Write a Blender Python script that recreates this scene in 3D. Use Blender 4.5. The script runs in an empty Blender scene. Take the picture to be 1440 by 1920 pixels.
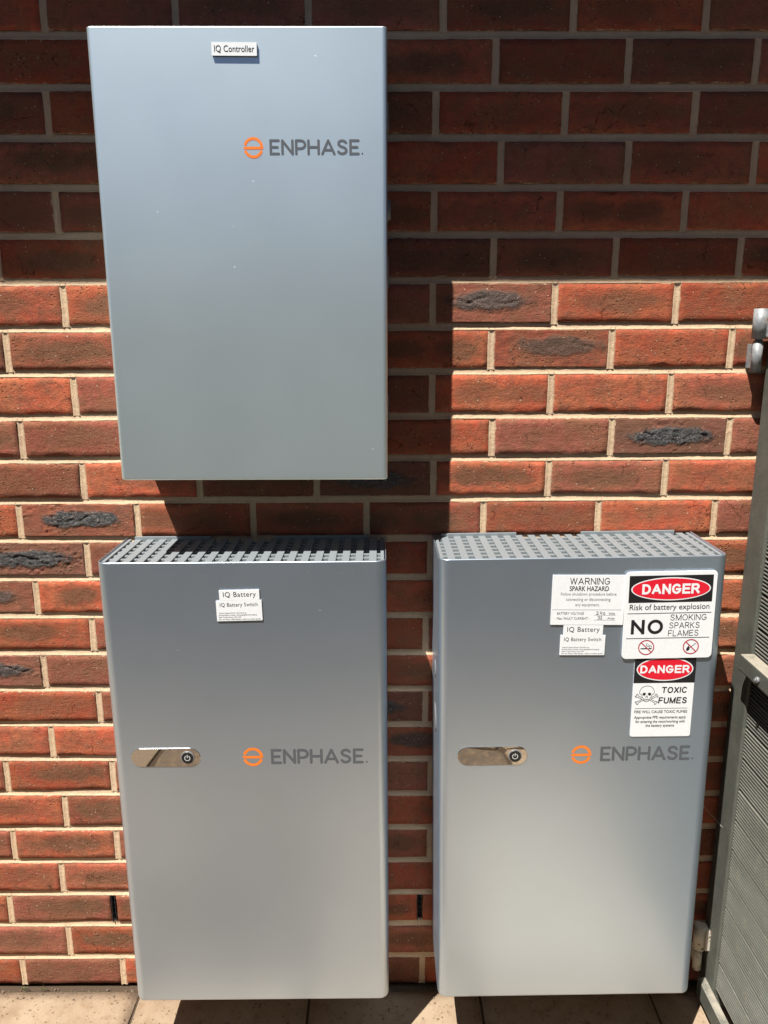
import bpy, bmesh, math, random
from mathutils import Vector, Matrix, noise

random.seed(7)
R = math.radians
scene = bpy.context.scene
COL = scene.collection

# ------------------------------------------------------------------ camera
cam_data = bpy.data.cameras.new('camera')
cam = bpy.data.objects.new('camera', cam_data)
COL.objects.link(cam)
CAM = Vector((-0.1043, -1.5599, 1.5327))
PITCH, YAW, ROLL, FPX = 0.2258993, 0.0049497, 0.00028, 1442.0
cam.location = CAM
cam.rotation_euler = (R(90) - PITCH, 0, -YAW)
cam_data.sensor_fit = 'VERTICAL'
cam_data.sensor_height = 24.0
cam_data.lens = 24.0 * FPX / 1920.0
cam_data.clip_start = 0.02
cam_data.clip_end = 2000
scene.camera = cam

# ------------------------------------------------------------------ sky and sun
SUN = Vector((0.80, 1.0, -2.40)).normalized()          # the way the light travels
to_sun = -SUN
world = bpy.data.worlds.new('World')
scene.world = world
world.use_nodes = True
wn = world.node_tree.nodes
wl = world.node_tree.links
for n in list(wn):
    wn.remove(n)
sky = wn.new('ShaderNodeTexSky')
sky.sky_type = 'NISHITA'
sky.sun_disc = False
sky.sun_elevation = math.asin(to_sun.z)
sky.sun_rotation = math.atan2(to_sun.x, to_sun.y)
sky.air_density = 0.22
sky.dust_density = 0.4
bg = wn.new('ShaderNodeBackground')
bg.inputs['Strength'].default_value = 0.05
wo = wn.new('ShaderNodeOutputWorld')
wl.new(sky.outputs[0], bg.inputs['Color'])
wl.new(bg.outputs[0], wo.inputs['Surface'])

sun_data = bpy.data.lights.new('sun', 'SUN')
sun_data.energy = 5.0
sun_data.angle = R(0.5)
sun_data.color = (1.0, 0.95, 0.885)
sun = bpy.data.objects.new('sun', sun_data)
COL.objects.link(sun)
sun.location = (-3, -4, 9)
sun.rotation_euler = SUN.to_track_quat('-Z', 'Y').to_euler()

vs = scene.view_settings
vs.view_transform = 'Standard'
vs.look = 'None'
vs.exposure = 1.0
vs.gamma = 1.0
vs.use_curve_mapping = False
scene.cycles.max_bounces = 4
scene.cycles.diffuse_bounces = 2

# ------------------------------------------------------------------ helpers
def tag(o, label=None, cat=None, group=None, kind=None):
    if label: o['label'] = label
    if cat: o['category'] = cat
    if group: o['group'] = group
    if kind: o['kind'] = kind
    return o

def thing(name, label, cat, loc=(0, 0, 0), roty=0, group=None):
    o = bpy.data.objects.new(name, None)
    o.empty_display_size = 0.05
    COL.objects.link(o)
    o.location = loc
    o.rotation_euler = (0, roty, 0)
    return tag(o, label, cat, group)

def link(name, me, mat=None, parent=None, loc=None, smooth=False):
    o = bpy.data.objects.new(name, me)
    COL.objects.link(o)
    if mat is not None and len(me.materials) == 0:
        me.materials.append(mat)
    if parent is not None:
        o.parent = parent
    if loc is not None:
        o.location = loc
    if smooth:
        for p in me.polygons:
            p.use_smooth = True
    return o

def pyd(name, v, f):
    me = bpy.data.meshes.new(name)
    me.from_pydata(v, [], f)
    me.update()
    return me

class MB:
    """collects geometry for one mesh"""
    def __init__(self):
        self.v = []; self.f = []; self.s = []
    def add(self, v, f, smooth=False):
        b = len(self.v)
        self.v += [tuple(p) for p in v]
        self.f += [tuple(i + b for i in q) for q in f]
        self.s += [smooth] * len(f)
    def box(self, x0, x1, y0, y1, z0, z1, bev=0.0):
        bm = bmesh.new()
        bmesh.ops.create_cube(bm, size=1)
        for v in bm.verts:
            v.co = Vector(((x0+x1)/2 + v.co.x*(x1-x0), (y0+y1)/2 + v.co.y*(y1-y0), (z0+z1)/2 + v.co.z*(z1-z0)))
        if bev:
            bmesh.ops.bevel(bm, geom=list(bm.edges), offset=bev, segments=2, affect='EDGES', profile=0.6)
        bm.verts.index_update()
        self.add([v.co[:] for v in bm.verts], [[v.index for v in f.verts] for f in bm.faces])
        bm.free()
    def cyl(self, a, b, r0, r1=None, n=16, bev=0.0):
        a = Vector(a); b = Vector(b); r1 = r0 if r1 is None else r1
        d = (b - a); L = d.length; d.normalize()
        q = d.to_track_quat('Z', 'Y')
        rings = [(0, r0), (L, r1)] if not bev else [(0, r0-bev), (bev, r0), (L-bev, r1), (L, r1-bev)]
        vs_ = []
        for t, r in rings:
            for i in range(n):
                w = 2*math.pi*i/n
                vs_.append(a + q @ Vector((r*math.cos(w), r*math.sin(w), t)))
        side = []
        for k in range(len(rings)-1):
            for i in range(n):
                j = (i+1) % n
                side.append((k*n+i, k*n+j, (k+1)*n+j, (k+1)*n+i))
        self.add(vs_, side, True)
        b0 = len(self.v) - len(vs_)
        self.f.append(tuple(b0 + i for i in reversed(range(n)))); self.s.append(False)
        self.f.append(tuple(b0 + (len(rings)-1)*n + i for i in range(n))); self.s.append(False)
    def build(self, name, mat, parent=None, loc=None):
        me = pyd(name, self.v, self.f)
        me.polygons.foreach_set('use_smooth', self.s)
        return link(name, me, mat, parent, loc)

def nz(x, y, z=0.0, s=1.0):
    return noise.noise(Vector((x*s, y*s, z*s)))

# ------------------------------------------------------------------ node helpers
class NT:
    def __init__(self, name):
        self.m = bpy.data.materials.new(name)
        self.m.use_nodes = True
        self.t = self.m.node_tree
        self.t.nodes.clear()
        self.out = self.t.nodes.new('ShaderNodeOutputMaterial')
        self.b = self.t.nodes.new('ShaderNodeBsdfPrincipled')
        self.t.links.new(self.b.outputs[0], self.out.inputs['Surface'])
    def n(self, typ, **kw):
        x = self.t.nodes.new(typ)
        for k, v in kw.items():
            setattr(x, k, v)
        return x
    def put(self, sock, v):
        if hasattr(v, 'is_linked'):
            self.t.links.new(v, sock)
        elif v is not None:
            sock.default_value = v
    def math(self, op, a, b=None, c=None, clamp=False):
        x = self.n('ShaderNodeMath', operation=op, use_clamp=clamp)
        self.put(x.inputs[0], a)
        if b is not None: self.put(x.inputs[1], b)
        if c is not None: self.put(x.inputs[2], c)
        return x.outputs[0]
    def vmath(self, op, a, b=None):
        x = self.n('ShaderNodeVectorMath', operation=op)
        self.put(x.inputs[0], a)
        if b is not None: self.put(x.inputs[1], b)
        return x.outputs[0]
    def noise(self, vec, scale, detail=3, rough=0.55, dist=0.0, color=False):
        x = self.n('ShaderNodeTexNoise')
        self.put(x.inputs['Vector'], vec)
        x.inputs['Scale'].default_value = scale
        x.inputs['Detail'].default_value = detail
        x.inputs['Roughness'].default_value = rough
        x.inputs['Distortion'].default_value = dist
        return x.outputs['Color' if color else 0]
    def voro(self, vec, scale, feature='F1', rand=1.0):
        x = self.n('ShaderNodeTexVoronoi', feature=feature)
        self.put(x.inputs['Vector'], vec)
        x.inputs['Scale'].default_value = scale
        x.inputs['Randomness'].default_value = rand
        return x
    def ramp(self, fac, lo, hi, a=0.0, b=1.0, smooth=True):
        x = self.n('ShaderNodeMapRange')
        x.interpolation_type = 'SMOOTHSTEP' if smooth else 'LINEAR'
        self.put(x.inputs['Value'], fac)
        self.put(x.inputs['From Min'], lo); self.put(x.inputs['From Max'], hi)
        self.put(x.inputs['To Min'], a); self.put(x.inputs['To Max'], b)
        return x.outputs[0]
    def mix(self, fac, a, b, mode='MIX'):
        x = self.n('ShaderNodeMix', data_type='RGBA', blend_type=mode)
        self.put(x.inputs[0], fac)
        self.put(x.inputs[6], a if hasattr(a, 'is_linked') else (*a, 1) if len(a) == 3 else a)
        self.put(x.inputs[7], b if hasattr(b, 'is_linked') else (*b, 1) if len(b) == 3 else b)
        return x.outputs[2]
    def bump(self, height, strength, dist, prev=None):
        x = self.n('ShaderNodeBump')
        self.put(x.inputs['Height'], height)
        x.inputs['Strength'].default_value = strength
        x.inputs['Distance'].default_value = dist
        if prev is not None: self.put(x.inputs['Normal'], prev)
        return x.outputs[0]
    def obj(self):
        return self.n('ShaderNodeTexCoord').outputs['Object']
    def fin(self, col=None, rough=None, normal=None, metal=None, spec=None):
        if col is not None: self.put(self.b.inputs['Base Color'], col if hasattr(col, 'is_linked') else (*col, 1))
        if rough is not None: self.put(self.b.inputs['Roughness'], rough)
        if normal is not None: self.put(self.b.inputs['Normal'], normal)
        if metal is not None: self.put(self.b.inputs['Metallic'], metal)
        if spec is not None: self.put(self.b.inputs['Specular IOR Level'], spec)
        return self.m

def plain(name, col, rough=0.5, metal=0.0, spec=0.5):
    """a small painted or printed surface: a faint mottle keeps it from being dead flat"""
    t = NT(name)
    n = t.noise(t.obj(), 160, 3)
    c = t.mix(t.ramp(n, 0.3, 0.7, 0.0, 0.16), col, tuple(x*0.75 for x in col))
    return t.fin(c, rough, None, metal, spec)

# ------------------------------------------------------------------ materials
def brick_material():
    t = NT('fired_clay')
    oi = t.n('ShaderNodeObjectInfo')
    sep = t.n('ShaderNodeSeparateColor')
    t.put(sep.inputs[0], oi.outputs['Color'])
    tone, oval, split = sep.outputs[0], sep.outputs[1], sep.outputs[2]
    crust = oi.outputs['Alpha']
    oc = t.obj()
    xyz = t.n('ShaderNodeSeparateXYZ'); t.put(xyz.inputs[0], oc)
    off = t.math('MULTIPLY', oi.outputs['Random'], 37.0)
    cmb = t.n('ShaderNodeCombineXYZ'); t.put(cmb.inputs[0], off); t.put(cmb.inputs[1], off); t.put(cmb.inputs[2], off)
    p = t.vmath('ADD', oc, cmb.outputs[0])
    big = t.noise(p, 14, 3, 0.6)
    mid = t.noise(p, 60, 4, 0.6)
    fine = t.noise(p, 420, 4, 0.7)
    red = (0.40, 0.086, 0.044); orange = (0.39, 0.118, 0.056); brown = (0.235, 0.098, 0.058); plum = (0.285, 0.092, 0.064)
    a = t.mix(t.ramp(big, 0.35, 0.66), red, orange)
    b = t.mix(t.ramp(big, 0.38, 0.62), plum, brown)
    base = t.mix(t.ramp(t.math('ADD', tone, t.math('MULTIPLY', t.math('SUBTRACT', mid, 0.5), 0.6)), 0.12, 0.75), a, b)
    # every firing came out a little lighter or darker
    vr = t.n('ShaderNodeVectorMath', operation='SCALE')
    t.put(vr.inputs[0], base)
    t.put(vr.inputs['Scale'], t.ramp(t.math('FRACT', t.math('MULTIPLY', oi.outputs['Random'], 13.7)), 0.0, 1.0, 0.72, 1.28, False))
    base = vr.outputs[0]
    # darker reduced core, one or two ovals
    shx = t.math('MULTIPLY', t.math('SUBTRACT', t.math('FRACT', t.math('MULTIPLY', oi.outputs['Random'], 7.3)), 0.5), t.math('MULTIPLY', t.math('SUBTRACT', 1.0, crust), 0.07))
    ax = t.math('SUBTRACT', t.math('ABSOLUTE', t.math('ADD', xyz.outputs[0], shx)), t.math('MULTIPLY', split, 0.062))
    rx = t.math('SUBTRACT', 0.088, t.math('MULTIPLY', split, 0.045))
    dx = t.math('DIVIDE', ax, rx)
    dz = t.math('DIVIDE', t.math('ADD', xyz.outputs[2], t.math('MULTIPLY', t.math('SUBTRACT', oi.outputs['Random'], 0.5), 0.012)), 0.021)
    wob = t.math('MULTIPLY', t.math('SUBTRACT', t.noise(p, 30, 5, 0.72), 0.5), 2.3)
    d = t.math('ADD', t.math('POWER', t.math('ADD', t.math('MULTIPLY', dx, dx), t.math('MULTIPLY', dz, dz)), 0.5), wob)
    core = t.math('MULTIPLY', t.ramp(d, 1.35, 0.50), oval)
    base = t.mix(t.math('MULTIPLY', core, 0.88), base, t.mix(mid, (0.085, 0.060, 0.036), (0.150, 0.078, 0.042)))
    base = t.mix(t.math('MULTIPLY', t.ramp(mid, 0.45, 0.70), 0.5), base, (0.175, 0.062, 0.036))
    base = t.mix(t.math('MULTIPLY', t.ramp(t.noise(p, 24, 4, 0.7), 0.42, 0.66), 0.5), base, (0.205, 0.100, 0.058))
    base = t.mix(t.ramp(fine, 0.56, 0.70, 0, 0.50), base, (0.52, 0.24, 0.14))
    base = t.mix(t.ramp(fine, 0.44, 0.32, 0, 0.55), base, (0.12, 0.045, 0.028))
    # burnt crust
    d2 = t.math('ADD', t.math('SUBTRACT', d, t.math('MULTIPLY', wob, 0.40)), t.math('MULTIPLY', t.math('SUBTRACT', fine, 0.5), 0.5))
    cm = t.math('MULTIPLY', t.ramp(d2, 1.10, 0.70), crust)
    base = t.mix(t.math('MULTIPLY', crust, 0.55), base, (0.125, 0.075, 0.055))
    base = t.mix(cm, base, t.mix(t.ramp(t.noise(p, 240, 5, 0.75), 0.35, 0.7), (0.012, 0.012, 0.014), (0.12, 0.117, 0.115)))
    # lime specks and pits
    v1 = t.voro(p, 115)
    sel = t.n('ShaderNodeSeparateColor'); t.put(sel.inputs[0], v1.outputs['Color'])
    speck = t.math('MULTIPLY', t.ramp(v1.outputs['Distance'], 0.22, 0.13), t.math('GREATER_THAN', sel.outputs[0], 0.80))
    speck = t.math('MULTIPLY', speck, t.ramp(fine, 0.35, 0.6))
    base = t.mix(speck, base, (0.62, 0.47, 0.34))
    v2 = t.voro(p, 150)
    sel2 = t.n('ShaderNodeSeparateColor'); t.put(sel2.inputs[0], v2.outputs['Color'])
    pit = t.math('MULTIPLY', t.ramp(v2.outputs['Distance'], 0.36, 0.14), t.math('MULTIPLY', t.math('GREATER_THAN', sel2.outputs[1], 0.80), t.ramp(big, 0.45, 0.62)))
    base = t.mix(t.math('MULTIPLY', pit, 0.35), base, (0.06, 0.025, 0.015))
    v4 = t.voro(p, 300)
    sel4 = t.n('ShaderNodeSeparateColor'); t.put(sel4.inputs[0], v4.outputs['Color'])
    chipm = t.math('MULTIPLY', t.ramp(v4.outputs['Distance'], 0.40, 0.15), t.math('MULTIPLY', t.math('GREATER_THAN', sel4.outputs[0], 0.72), t.ramp(mid, 0.42, 0.58)))
    base = t.mix(t.math('MULTIPLY', chipm, 0.45), base, (0.55, 0.25, 0.14))
    # mortar smeared over the arrises
    ed = t.math('MINIMUM', t.math('SUBTRACT', 0.115, t.math('ABSOLUTE', xyz.outputs[0])), t.math('SUBTRACT', 0.03825, t.math('ABSOLUTE', xyz.outputs[2])))
    edn = t.math('ADD', ed, t.math('MULTIPLY', t.math('SUBTRACT', t.noise(p, 85, 5, 0.72), 0.5), 0.012))
    base = t.mix(t.math('MULTIPLY', t.ramp(edn, 0.0012, -0.0006), 0.85), base, (0.50, 0.37, 0.25))
    # hairline cracks
    pw = t.vmath('ADD', p, t.vmath('SCALE', t.vmath('SUBTRACT', t.noise(p, 26, 4, 0.7, color=True), (0.5, 0.5, 0.5))))
    pw.node.inputs[1].links[0].from_node.inputs['Scale'].default_value = 0.05
    v3 = t.voro(pw, 11, 'DISTANCE_TO_EDGE')
    crack = t.math('MULTIPLY', t.ramp(v3.outputs['Distance'], 0.010, 0.003), t.ramp(t.noise(p, 18, 2), 0.57, 0.64))
    base = t.mix(t.math('MULTIPLY', crack, 0.55), base, (0.05, 0.02, 0.012))
    h = t.math('ADD', t.math('MULTIPLY', mid, 0.9), t.math('MULTIPLY', fine, 0.5))
    h = t.math('SUBTRACT', h, t.math('MULTIPLY', pit, 0.8))
    h = t.math('SUBTRACT', h, t.math('MULTIPLY', crack, 1.0))
    h = t.math('ADD', h, t.math('MULTIPLY', speck, 0.5))
    h = t.math('ADD', h, t.math('MULTIPLY', cm, t.math('MULTIPLY', t.noise(p, 150, 5, 0.75), 2.2)))
    h = t.math('SUBTRACT', h, t.math('MULTIPLY', chipm, 0.45))
    # thin drag ridges left by the wire cut
    st = t.vmath('MULTIPLY', p, (0.25, 1, 1))
    h = t.math('ADD', h, t.math('MULTIPLY', t.noise(st, 170, 3, 0.6), 0.35))
    h = t.math('ADD', h, t.math('MULTIPLY', t.noise(p, 1000, 2, 0.6), 0.25))
    nrm = t.bump(h, 1.0, 0.0028)
    rough = t.ramp(cm, 0, 1, 0.78, 0.42)
    return t.fin(base, rough, nrm, 0.0, t.ramp(cm, 0, 1, 0.10, 0.5))

def mortar_material():
    t = NT('lime_mortar')
    oc = t.obj()
    n = t.noise(oc, 22, 4, 0.6); f = t.noise(oc, 520, 4, 0.7); m = t.noise(oc, 95, 4, 0.65)
    c = t.mix(t.ramp(n, 0.3, 0.7), (0.62, 0.465, 0.30), (0.55, 0.395, 0.265))
    c = t.mix(t.ramp(f, 0.5, 0.8, 0, 0.5), c, (0.33, 0.22, 0.15))
    c = t.mix(t.ramp(m, 0.58, 0.75, 0, 0.5), c, (0.40, 0.21, 0.13))
    nrm = t.bump(t.math('ADD', f, m), 0.9, 0.0020)
    return t.fin(c, 0.95, nrm, 0.0, 0.2)

def stone_material():
    t = NT('sandstone_paving')
    oi = t.n('ShaderNodeObjectInfo')
    oc = t.obj()
    off = t.math('MULTIPLY', oi.outputs['Random'], 19.0)
    cmb = t.n('ShaderNodeCombineXYZ'); t.put(cmb.inputs[0], off); t.put(cmb.inputs[1], off); t.put(cmb.inputs[2], off)
    p = t.vmath('ADD', oc, cmb.outputs[0])
    n = t.noise(p, 7, 5, 0.65, 0.4); m = t.noise(p, 34, 5, 0.7); f = t.noise(p, 260, 4, 0.7)
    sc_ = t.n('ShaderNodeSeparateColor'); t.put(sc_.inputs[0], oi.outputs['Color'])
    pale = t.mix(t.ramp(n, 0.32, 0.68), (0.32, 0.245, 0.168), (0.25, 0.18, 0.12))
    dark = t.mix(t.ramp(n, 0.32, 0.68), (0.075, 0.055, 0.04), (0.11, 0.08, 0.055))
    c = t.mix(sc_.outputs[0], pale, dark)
    c = t.mix(t.ramp(m, 0.47, 0.68, 0, 0.6), c, (0.21, 0.14, 0.082))
    c = t.mix(t.math('MULTIPLY', t.ramp(n, 0.60, 0.72), 0.5), c, (0.17, 0.12, 0.075))
    v = t.voro(t.vmath('ADD', p, t.vmath('MULTIPLY', t.noise(p, 90, 3, 0.6, color=True), (0.010, 0.010, 0.010))), 120)
    s = t.n('ShaderNodeSeparateColor'); t.put(s.inputs[0], v.outputs['Color'])
    pit = t.math('MULTIPLY', t.ramp(v.outputs['Distance'], 0.42, 0.18), t.math('MULTIPLY', t.math('GREATER_THAN', s.outputs[0], 0.66), t.ramp(m, 0.42, 0.6)))
    c = t.mix(t.math('MULTIPLY', pit, 0.75), c, (0.09, 0.06, 0.035))
    c = t.mix(t.ramp(f, 0.5, 0.8, 0, 0.3), c, (0.42, 0.33, 0.23))
    c = t.mix(t.math('MULTIPLY', sc_.outputs[1], 0.7), c, (0.44, 0.36, 0.27))
    h = t.math('SUBTRACT', t.math('ADD', t.math('MULTIPLY', m, 0.8), t.math('MULTIPLY', f, 0.3)), pit)
    return t.fin(c, 0.85, t.bump(h, 0.6, 0.003), 0.0, 0.3)

def shell_material(name, tint, metal):
    t = NT(name)
    oc = t.obj()
    n = t.noise(oc, 5, 3, 0.5); f = t.noise(oc, 900, 2, 0.6)
    c = t.mix(t.ramp(n, 0.3, 0.7), tint, tuple(q*1.035 for q in tint))
    v = t.voro(oc, 55)
    s = t.n('ShaderNodeSeparateColor'); t.put(s.inputs[0], v.outputs['Color'])
    dust = t.math('MULTIPLY', t.ramp(v.outputs['Distance'], 0.075, 0.04), t.math('GREATER_THAN', s.outputs[0], 0.93))
    c = t.mix(t.math('MULTIPLY', dust, 0.75), c, (0.72, 0.72, 0.70))
    zz = t.n('ShaderNodeSeparateXYZ'); t.put(zz.inputs[0], oc)
    band = t.math('MULTIPLY', t.ramp(zz.outputs[2], 0.950, 0.960), t.ramp(zz.outputs[2], 0.970, 0.964))
    scuff = t.math('MULTIPLY', band, t.ramp(t.noise(t.vmath('MULTIPLY', oc, (1, 1, 2)), 110, 4, 0.7), 0.60, 0.68))
    scuff = t.math('MULTIPLY', scuff, t.ramp(t.noise(oc, 6, 2), 0.45, 0.6))
    c = t.mix(t.math('MULTIPLY', scuff, 0.8), c, (0.85, 0.86, 0.86))
    # faint smears of dust
    smear = t.ramp(t.noise(t.vmath('MULTIPLY', oc, (1, 1, 0.35)), 9, 4, 0.6), 0.5, 0.75, 0.0, 0.10)
    c = t.mix(smear, c, tuple(q*w_ for q, w_ in zip(tint, (1.1, 1.02, 0.92))))
    rough = t.math('ADD', t.ramp(n, 0.3, 0.7, 0.345, 0.355), t.math('MULTIPLY', dust, 0.4))
    warp = t.noise(oc, 3.2, 1, 0.4)
    nrm = t.bump(warp, 0.03, 0.012)
    nrm = t.bump(f, 0.06, 0.0006, nrm)
    return t.fin(c, rough, nrm, metal, 0.5)

M = {}
M['brick'] = brick_material()
M['mortar'] = mortar_material()
M['stone'] = stone_material()
M['shell'] = shell_material('satin_silver_paint', (0.51, 0.610, 0.720), 0.86)
M['shell_pale'] = shell_material('satin_pale_silver_paint', (0.78, 0.92, 0.955), 0.83)
M['grille'] = plain('grille_paint', (0.23, 0.26, 0.275), 0.5, 0.2)
M['chassis'] = plain('charcoal_chassis', (0.045, 0.05, 0.055), 0.6)
M['steel_grey'] = plain('light_grey_plastic', (0.55, 0.56, 0.56), 0.45)
M['cap'] = plain('pale_grey_cap', (0.20, 0.21, 0.22), 0.5)
M['dark_plastic'] = plain('grey_plastic', (0.18, 0.18, 0.18), 0.45)
M['mirror'] = NT('polished_chrome').fin((0.64, 0.63, 0.60), 0.02, None, 1.0)
M['button'] = plain('black_button', (0.012, 0.012, 0.013), 0.25)
M['symbol'] = plain('pale_symbol', (0.62, 0.66, 0.66), 0.4)
M['orange'] = plain('orange_print', (0.86, 0.20, 0.022), 0.45)
M['grey_print'] = plain('grey_print', (0.088, 0.098, 0.110), 0.45)
M['white_plate'] = plain('white_plastic', (0.76, 0.79, 0.81), 0.35)
M['ink'] = plain('black_ink', (0.012, 0.012, 0.013), 0.45)
M['grey_ink'] = plain('soft_grey_ink', (0.16, 0.165, 0.17), 0.5)
M['red_ink'] = plain('red_ink', (0.66, 0.012, 0.030), 0.4)
M['crimson_ink'] = plain('crimson_ink', (0.42, 0.02, 0.04), 0.45)
M['black_edge'] = plain('black_plate_back', (0.02, 0.022, 0.022), 0.5)

def gate_paint():
    t = NT('dusty_olive_grey_paint')
    oc = t.obj()
    n = t.noise(oc, 16, 5, 0.65); f = t.noise(oc, 210, 4, 0.7)
    c = t.mix(t.ramp(n, 0.35, 0.65), (0.074, 0.079, 0.067), (0.098, 0.102, 0.086))
    c = t.mix(t.ramp(f, 0.58, 0.75, 0, 0.6), c, (0.30, 0.275, 0.22))
    nn = t.n('ShaderNodeNewGeometry')
    up = t.n('ShaderNodeSeparateXYZ'); t.put(up.inputs[0], nn.outputs['Normal'])
    dust = t.math('MULTIPLY', t.ramp(up.outputs[2], 0.5, 0.95), t.ramp(n, 0.25, 0.6))
    c = t.mix(t.math('MULTIPLY', dust, 0.7), c, (0.40, 0.36, 0.29))
    return t.fin(c, 0.6, t.bump(f, 0.3, 0.0008), 0.0, 0.4)
M['gate'] = gate_paint()

def board_mat():
    t = NT('weathered_composite_board')
    oi = t.n('ShaderNodeObjectInfo')
    oc = t.obj()
    off = t.math('MULTIPLY', oi.outputs['Random'], 11.0)
    cmb = t.n('ShaderNodeCombineXYZ'); t.put(cmb.inputs[0], off); t.put(cmb.inputs[1], off); t.put(cmb.inputs[2], off)
    p = t.vmath('ADD', oc, cmb.outputs[0])
    n = t.noise(t.vmath('MULTIPLY', p, (1, 0.25, 1)), 24, 5, 0.7); f = t.noise(p, 240, 4, 0.7); m = t.noise(p, 45, 4, 0.65)
    c = t.mix(t.ramp(n, 0.3, 0.7), (0.110, 0.112, 0.096), (0.155, 0.155, 0.134))
    c = t.mix(t.ramp(m, 0.56, 0.7, 0, 0.5), c, (0.24, 0.205, 0.16))
    c = t.mix(t.ramp(f, 0.55, 0.75, 0, 0.5), c, (0.32, 0.31, 0.265))
    return t.fin(c, 0.8, t.bump(f, 0.5, 0.001), 0.0, 0.3)
M['board'] = board_mat()

def galv():
    t = NT('galvanised_steel')
    oc = t.obj()
    v = t.voro(oc, 120)
    n = t.noise(oc, 60, 4, 0.6)
    c = t.mix(t.ramp(n, 0.35, 0.65), (0.17, 0.185, 0.195), (0.27, 0.28, 0.285))
    c = t.mix(t.ramp(t.noise(oc, 45, 4, 0.7), 0.58, 0.68, 0, 0.8), c, (0.20, 0.13, 0.08))
    return t.fin(c, 0.5, t.bump(v.outputs['Distance'], 0.2, 0.0008), 0.1)
M['galv'] = galv()

def cream_paint():
    t = NT('flaking_cream_paint')
    oc = t.obj()
    n = t.noise(oc, 70, 4, 0.65)
    c = t.mix(t.ramp(n, 0.56, 0.62), (0.46, 0.43, 0.36), (0.14, 0.10, 0.07))
    return t.fin(c, 0.6, t.bump(n, 0.3, 0.001))
M['cream'] = cream_paint()

def soil():
    t = NT('grass_and_soil')
    oc = t.obj()
    n = t.noise(oc, 0.9, 5, 0.6); f = t.noise(oc, 30, 4, 0.7)
    c = t.mix(t.ramp(n, 0.35, 0.65), (0.045, 0.060, 0.022), (0.085, 0.080, 0.040))
    c = t.mix(t.ramp(f, 0.45, 0.75), c, (0.12, 0.11, 0.06))
    return t.fin(c, 0.95, t.bump(f, 0.6, 0.02), 0.0, 0.2)
M['soil'] = soil()
M['paling'] = plain('slate_grey_added_fence', (0.095, 0.125, 0.160), 0.75)
M['joint_dirt'] = plain('joint_dirt', (0.07, 0.05, 0.034), 0.95, 0.0, 0.1)
M['grit'] = plain('grit', (0.16, 0.115, 0.08), 0.9)
M['eave'] = plain('painted_eave_board', (0.16, 0.13, 0.10), 0.6)
M['tile'] = plain('roof_tile', (0.16, 0.08, 0.06), 0.8)
M['leaf'] = plain('dry_weed_leaf', (0.10, 0.11, 0.04), 0.7)
M['vent'] = plain('weep_vent_black', (0.008, 0.008, 0.009), 0.7)
M['web'] = plain('cobweb_silk', (0.6, 0.58, 0.54), 0.6)

# ------------------------------------------------------------------ ground
me = pyd('ground', [(-300, -300, -0.045), (300, -300, -0.045), (300, 300, -0.045), (-300, 300, -0.045)], [(0, 1, 2, 3)])
tag(link('ground', me, M['soil']), kind='structure')

pav = thing('paving', None, None)
tag(pav, kind='structure')
PX, PP = -0.681, 0.4065
def paver_mesh(seed, w, h):
    random.seed(seed)
    nx = ny = 12
    v = []; f = []
    for j in range(ny+1):
        for i in range(nx+1):
            x = (i/nx-0.5)*w; y = (j/ny-0.5)*h
            e = min(i, nx-i, j, ny-j)
            wob = 0.0018
            x2 = x + (nz(x*30+seed, y*30, seed)*wob if e == 0 else 0)
            y2 = y + (nz(x*30, y*30+seed, seed+9)*wob if e == 0 else 0)
            z = nz(x*8+seed*3, y*8, 1.3)*0.0016 + nz(x*40, y*40+seed, 2)*0.0006
            if e == 0: z -= 0.005 + abs(nz(x*60, y*60, seed))*0.004
            v.append((x2, y2, z))
    for j in range(ny):
        for i in range(nx):
            a = j*(nx+1)+i
            f.append((a, a+1, a+nx+2, a+nx+1))
    ring = [i for i in range(nx+1)] + [(j+1)*(nx+1)-1 for j in range(1, ny+1)] + [ny*(nx+1)+i for i in range(nx-1, -1, -1)] + [j*(nx+1) for j in range(ny-1, 0, -1)]
    b = len(v)
    for k in ring:
        v.append((v[k][0], v[k][1], -0.035))
    n = len(ring)
    for k in range(n):
        f.append((ring[k], b+k, b+(k+1) % n, ring[(k+1) % n]))
    m = pyd('paving_stone', v, f)
    m.materials.append(M['stone'])
    for p_ in m.polygons: p_.use_smooth = True
    return m
pm = [paver_mesh(s, PP-0.006, PP-0.006) for s in range(6)]
random.seed(5)
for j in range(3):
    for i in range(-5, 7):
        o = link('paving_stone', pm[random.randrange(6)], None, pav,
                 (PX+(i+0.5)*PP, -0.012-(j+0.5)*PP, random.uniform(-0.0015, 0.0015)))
        o.color = ({(0, 1): 1.0, (-1, 1): .85, (1, 1): .35, (0, 2): .7, (2, 3): .6, (3, 3): .45}.get((i, j), random.choice((0, 0, .12, .25)) if j < 3 else random.choice((.55, .7, .85))), 1.0 if i >= 2 and j in (1, 2) else 0, 0, 1)  # picked stones darkened for shade and paled for glow in the battery reflections
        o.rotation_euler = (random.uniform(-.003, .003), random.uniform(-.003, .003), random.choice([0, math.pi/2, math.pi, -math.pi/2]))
rp_ = random.Random(12)
gx0, gx1, gy0, gy1 = PX-5*PP, PX+7*PP, -0.012-3*PP, -0.012-6*PP
NX, NY = 19, 5
grid = {}
for j in range(NY+1):
    for i in range(NX+1):
        jx = rp_.uniform(-.085, .085) if 0 < i < NX else 0
        jy = rp_.uniform(-.075, .075) if 0 < j < NY else 0
        grid[i, j] = Vector((gx0+(gx1-gx0)*i/NX+jx, gy0+(gy1-gy0)*j/NY+jy))
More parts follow.
